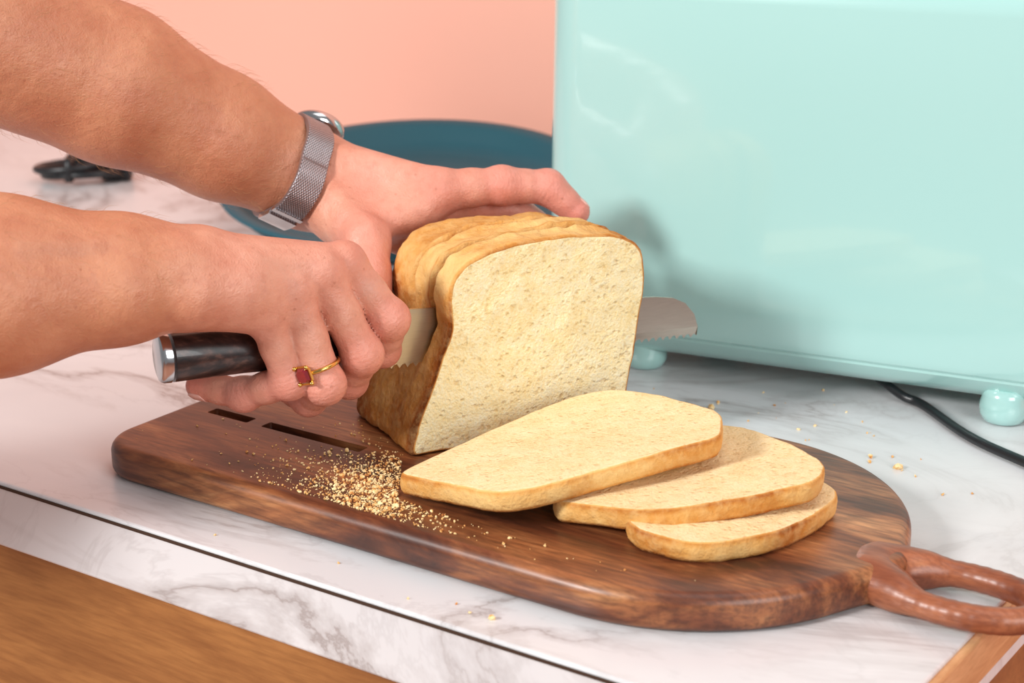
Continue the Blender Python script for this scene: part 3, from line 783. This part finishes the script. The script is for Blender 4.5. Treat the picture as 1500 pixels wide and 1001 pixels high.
cord=tube('power_cord',[(0.214,1.000,0.0100),(0.218,0.990,0.0085),(0.2275,0.974,0.0045),(0.2365,0.962,0.0033),(0.2504,0.911,0.0032),(0.270,0.873,0.0032),(0.292,0.836,0.0036),(0.306,0.815,-0.001),(0.313,0.805,-0.03),(0.315,0.800,-0.15)],0.0027,M_BLACK,None,220)

# ------------------------------------------------------------------ teal platter
tp=empty('serving_plate')
secs=[(0.0,0.0),(0.080,0.0),(0.118,0.0),(0.128,0.002),(0.139,0.010),(0.145,0.019),(0.1500,0.0215),(0.1535,0.0225),(0.1540,0.0240),(0.1525,0.0250),(0.1440,0.0240),(0.1400,0.0215),(0.134,0.0125),(0.124,0.0055),(0.112,0.0040),(0.0,0.0038)]
verts=[];faces=[];seg=128
for (r,z) in secs:
    for j in range(seg):
        a=2*math.pi*j/seg; verts.append((max(r,1e-4)*math.cos(a),max(r,1e-4)*math.sin(a),z))
for i in range(len(secs)-1):
    for j in range(seg): faces.append((i*seg+j,i*seg+(j+1)%seg,(i+1)*seg+(j+1)%seg,(i+1)*seg+j))
faces.append(tuple(range(seg))[::-1]); faces.append(tuple((len(secs)-1)*seg+j for j in range(seg)))
pl=mk('plate_body',verts,faces,M_TEAL,True,tp)
tp.location=(-0.082,1.410,0.0160); tp.rotation_euler=(math.radians(7.4),0,TH*0.3)

# ------------------------------------------------------------------ bundled black cord at far left
bc_=empty('charging_cable')
pts=[];
for i in range(60):
    t=i/59*2*math.pi*3
    pts.append((-0.392+0.034*math.cos(t)+0.003*math.sin(2.3*t),1.575+0.020*math.sin(t)+0.004*math.cos(1.7*t),0.006+0.010*i/59+0.002*math.sin(t*1.5)))
tube('coil',pts,0.0034,M_BLACK,bc_,300,10)
box('plug',(-0.372,1.575,0.0005),(-0.345,1.592,0.016),M_BLACK,bc_,0.003)
tube('tie',[(-0.395,1.553,0.0045),(-0.395,1.556,0.022),(-0.395,1.575,0.024),(-0.395,1.594,0.022),(-0.395,1.597,0.0045)],0.0042,M_BLACK,bc_,60,10)

# ------------------------------------------------------------------ crumbs
def inloaf(x,y):
    d=np.array([x,y])-P0; return -0.001<d@E1<0.14 and -0.002<d@LV<0.085
bm=bmesh.new()
def crumb_at(x,y,z,r):
    m_=Matrix.Translation((x,y,z+r*0.5))@Matrix.Rotation(random.random()*6,4,'Z')@Matrix.Rotation(random.random()*6,4,'X')@Matrix.Diagonal((r*random.uniform(.7,1.3),r*random.uniform(.6,1.2),r*random.uniform(.4,.8),1))
    res=bmesh.ops.create_icosphere(bm,subdivisions=1,radius=1.0,matrix=m_)
    for v in res['verts']: v.co+=Vector((random.uniform(-1,1),random.uniform(-1,1),random.uniform(-1,1)))*r*0.22
cu,su=math.cos(TH),math.sin(TH)
cnt=0
while cnt<2300:
    q=random.random()
    if q<0.42: x=random.gauss(-0.062,0.014); y=random.gauss(0.793,0.024)
    elif q<0.82: x=random.gauss(-0.070,0.032); y=random.gauss(0.795,0.034)
    else: x=random.gauss(-0.05,0.08); y=random.gauss(0.78,0.06)
    u=x*cu+y*su; w_=-x*su+y*cu
    if not(-0.660<u<-0.30 and 0.596<w_<0.79) or inloaf(x,y): continue
    if 0.652<w_<0.665 and u<-0.54: continue
    if u>-0.38 and math.hypot(u+0.38,w_-0.6945)>0.095: continue
    if x>-0.055 and y>0.741+max(0,-x-0.002)*0.86: continue
    if x>0.015 and y>0.720: continue
    if x>0.05 and y>0.700: continue
    crumb_at(x,y,0.0183,random.choice([0.00025,0.0003,0.0003,0.0004,0.0004,0.0005,0.0006,0.0008] + ([0.0013] if q<0.5 and random.random()<0.25 else []))); cnt+=1
for (x,y,r) in ((0.192,0.887,0.0022),(0.203,0.871,0.003),(0.190,0.880,0.0012),(0.2015,0.755,0.0016),(-0.0085,0.695,0.0019),(0.16,0.93,0.001),(0.20,0.92,0.0008),(0.21,0.86,0.0009),(0.115,0.965,0.002),(0.12,0.975,0.001)):
    crumb_at(x,y,0.0,r)
for i in range(160):
    x=random.uniform(-0.2,0.235); y=random.uniform(0.66,1.0); u=x*cu+y*su; w_=-x*su+y*cu
    if w_<0.562 or u>-0.235: continue
    if 0.58<w_<0.81 and u>-0.68 : continue
    crumb_at(x,y,0.0,random.choice([0.0004,0.0006,0.0008,0.0010]))
bm_ob('bread_crumbs',bm,M_CRUMB,False,None)

# ------------------------------------------------------------------ light
def area(name,loc,target,size,power,col=(1,1,1)):
    l=bpy.data.lights.new(name,'AREA'); l.shape='RECTANGLE'; l.size=size[0]; l.size_y=size[1]; l.energy=power; l.color=col
    o=bpy.data.objects.new(name,l); COL.objects.link(o); o.location=loc
    o.rotation_euler=(Vector(target)-Vector(loc)).to_track_quat('-Z','Y').to_euler(); return o
area('softbox_key',(-1.95,-0.45,1.27),(0,0.95,0.08),(0.50,0.50),68,(1,0.99,0.975))
area('softbox_top',(0.3,0.6,1.8),(0,0.95,0.0),(1.2,1.0),7,(1,0.995,0.99))
area('softbox_fill',(0.9,-0.7,0.75),(0,0.9,0.05),(0.9,0.9),19,(1,0.995,0.99))
wd=bpy.data.worlds.new('studio'); sc.world=wd; wd.use_nodes=True
wd.node_tree.nodes['Background'].inputs[0].default_value=(0.98,0.98,1.0,1); wd.node_tree.nodes['Background'].inputs[1].default_value=0.28
sc.view_settings.view_transform='Standard'

cam=bpy.data.cameras.new('camera'); co=bpy.data.objects.new('camera',cam); COL.objects.link(co)
co.location=(0,0,0.345); co.rotation_euler=(math.radians(72.5),0,0)
cam.sensor_width=36; cam.lens=62.4; cam.clip_start=0.01
cam.dof.use_dof=True; cam.dof.focus_distance=0.88; cam.dof.aperture_fstop=11
sc.camera=co
# square the whole room up with the world axes (counter front runs along X)
bpy.context.view_layer.update()
Rz=Matrix.Rotation(-TH,4,'Z')
for ob in list(sc.objects):
    if ob.parent is None: ob.matrix_world=Rz@ob.matrix_world
print('DONE')
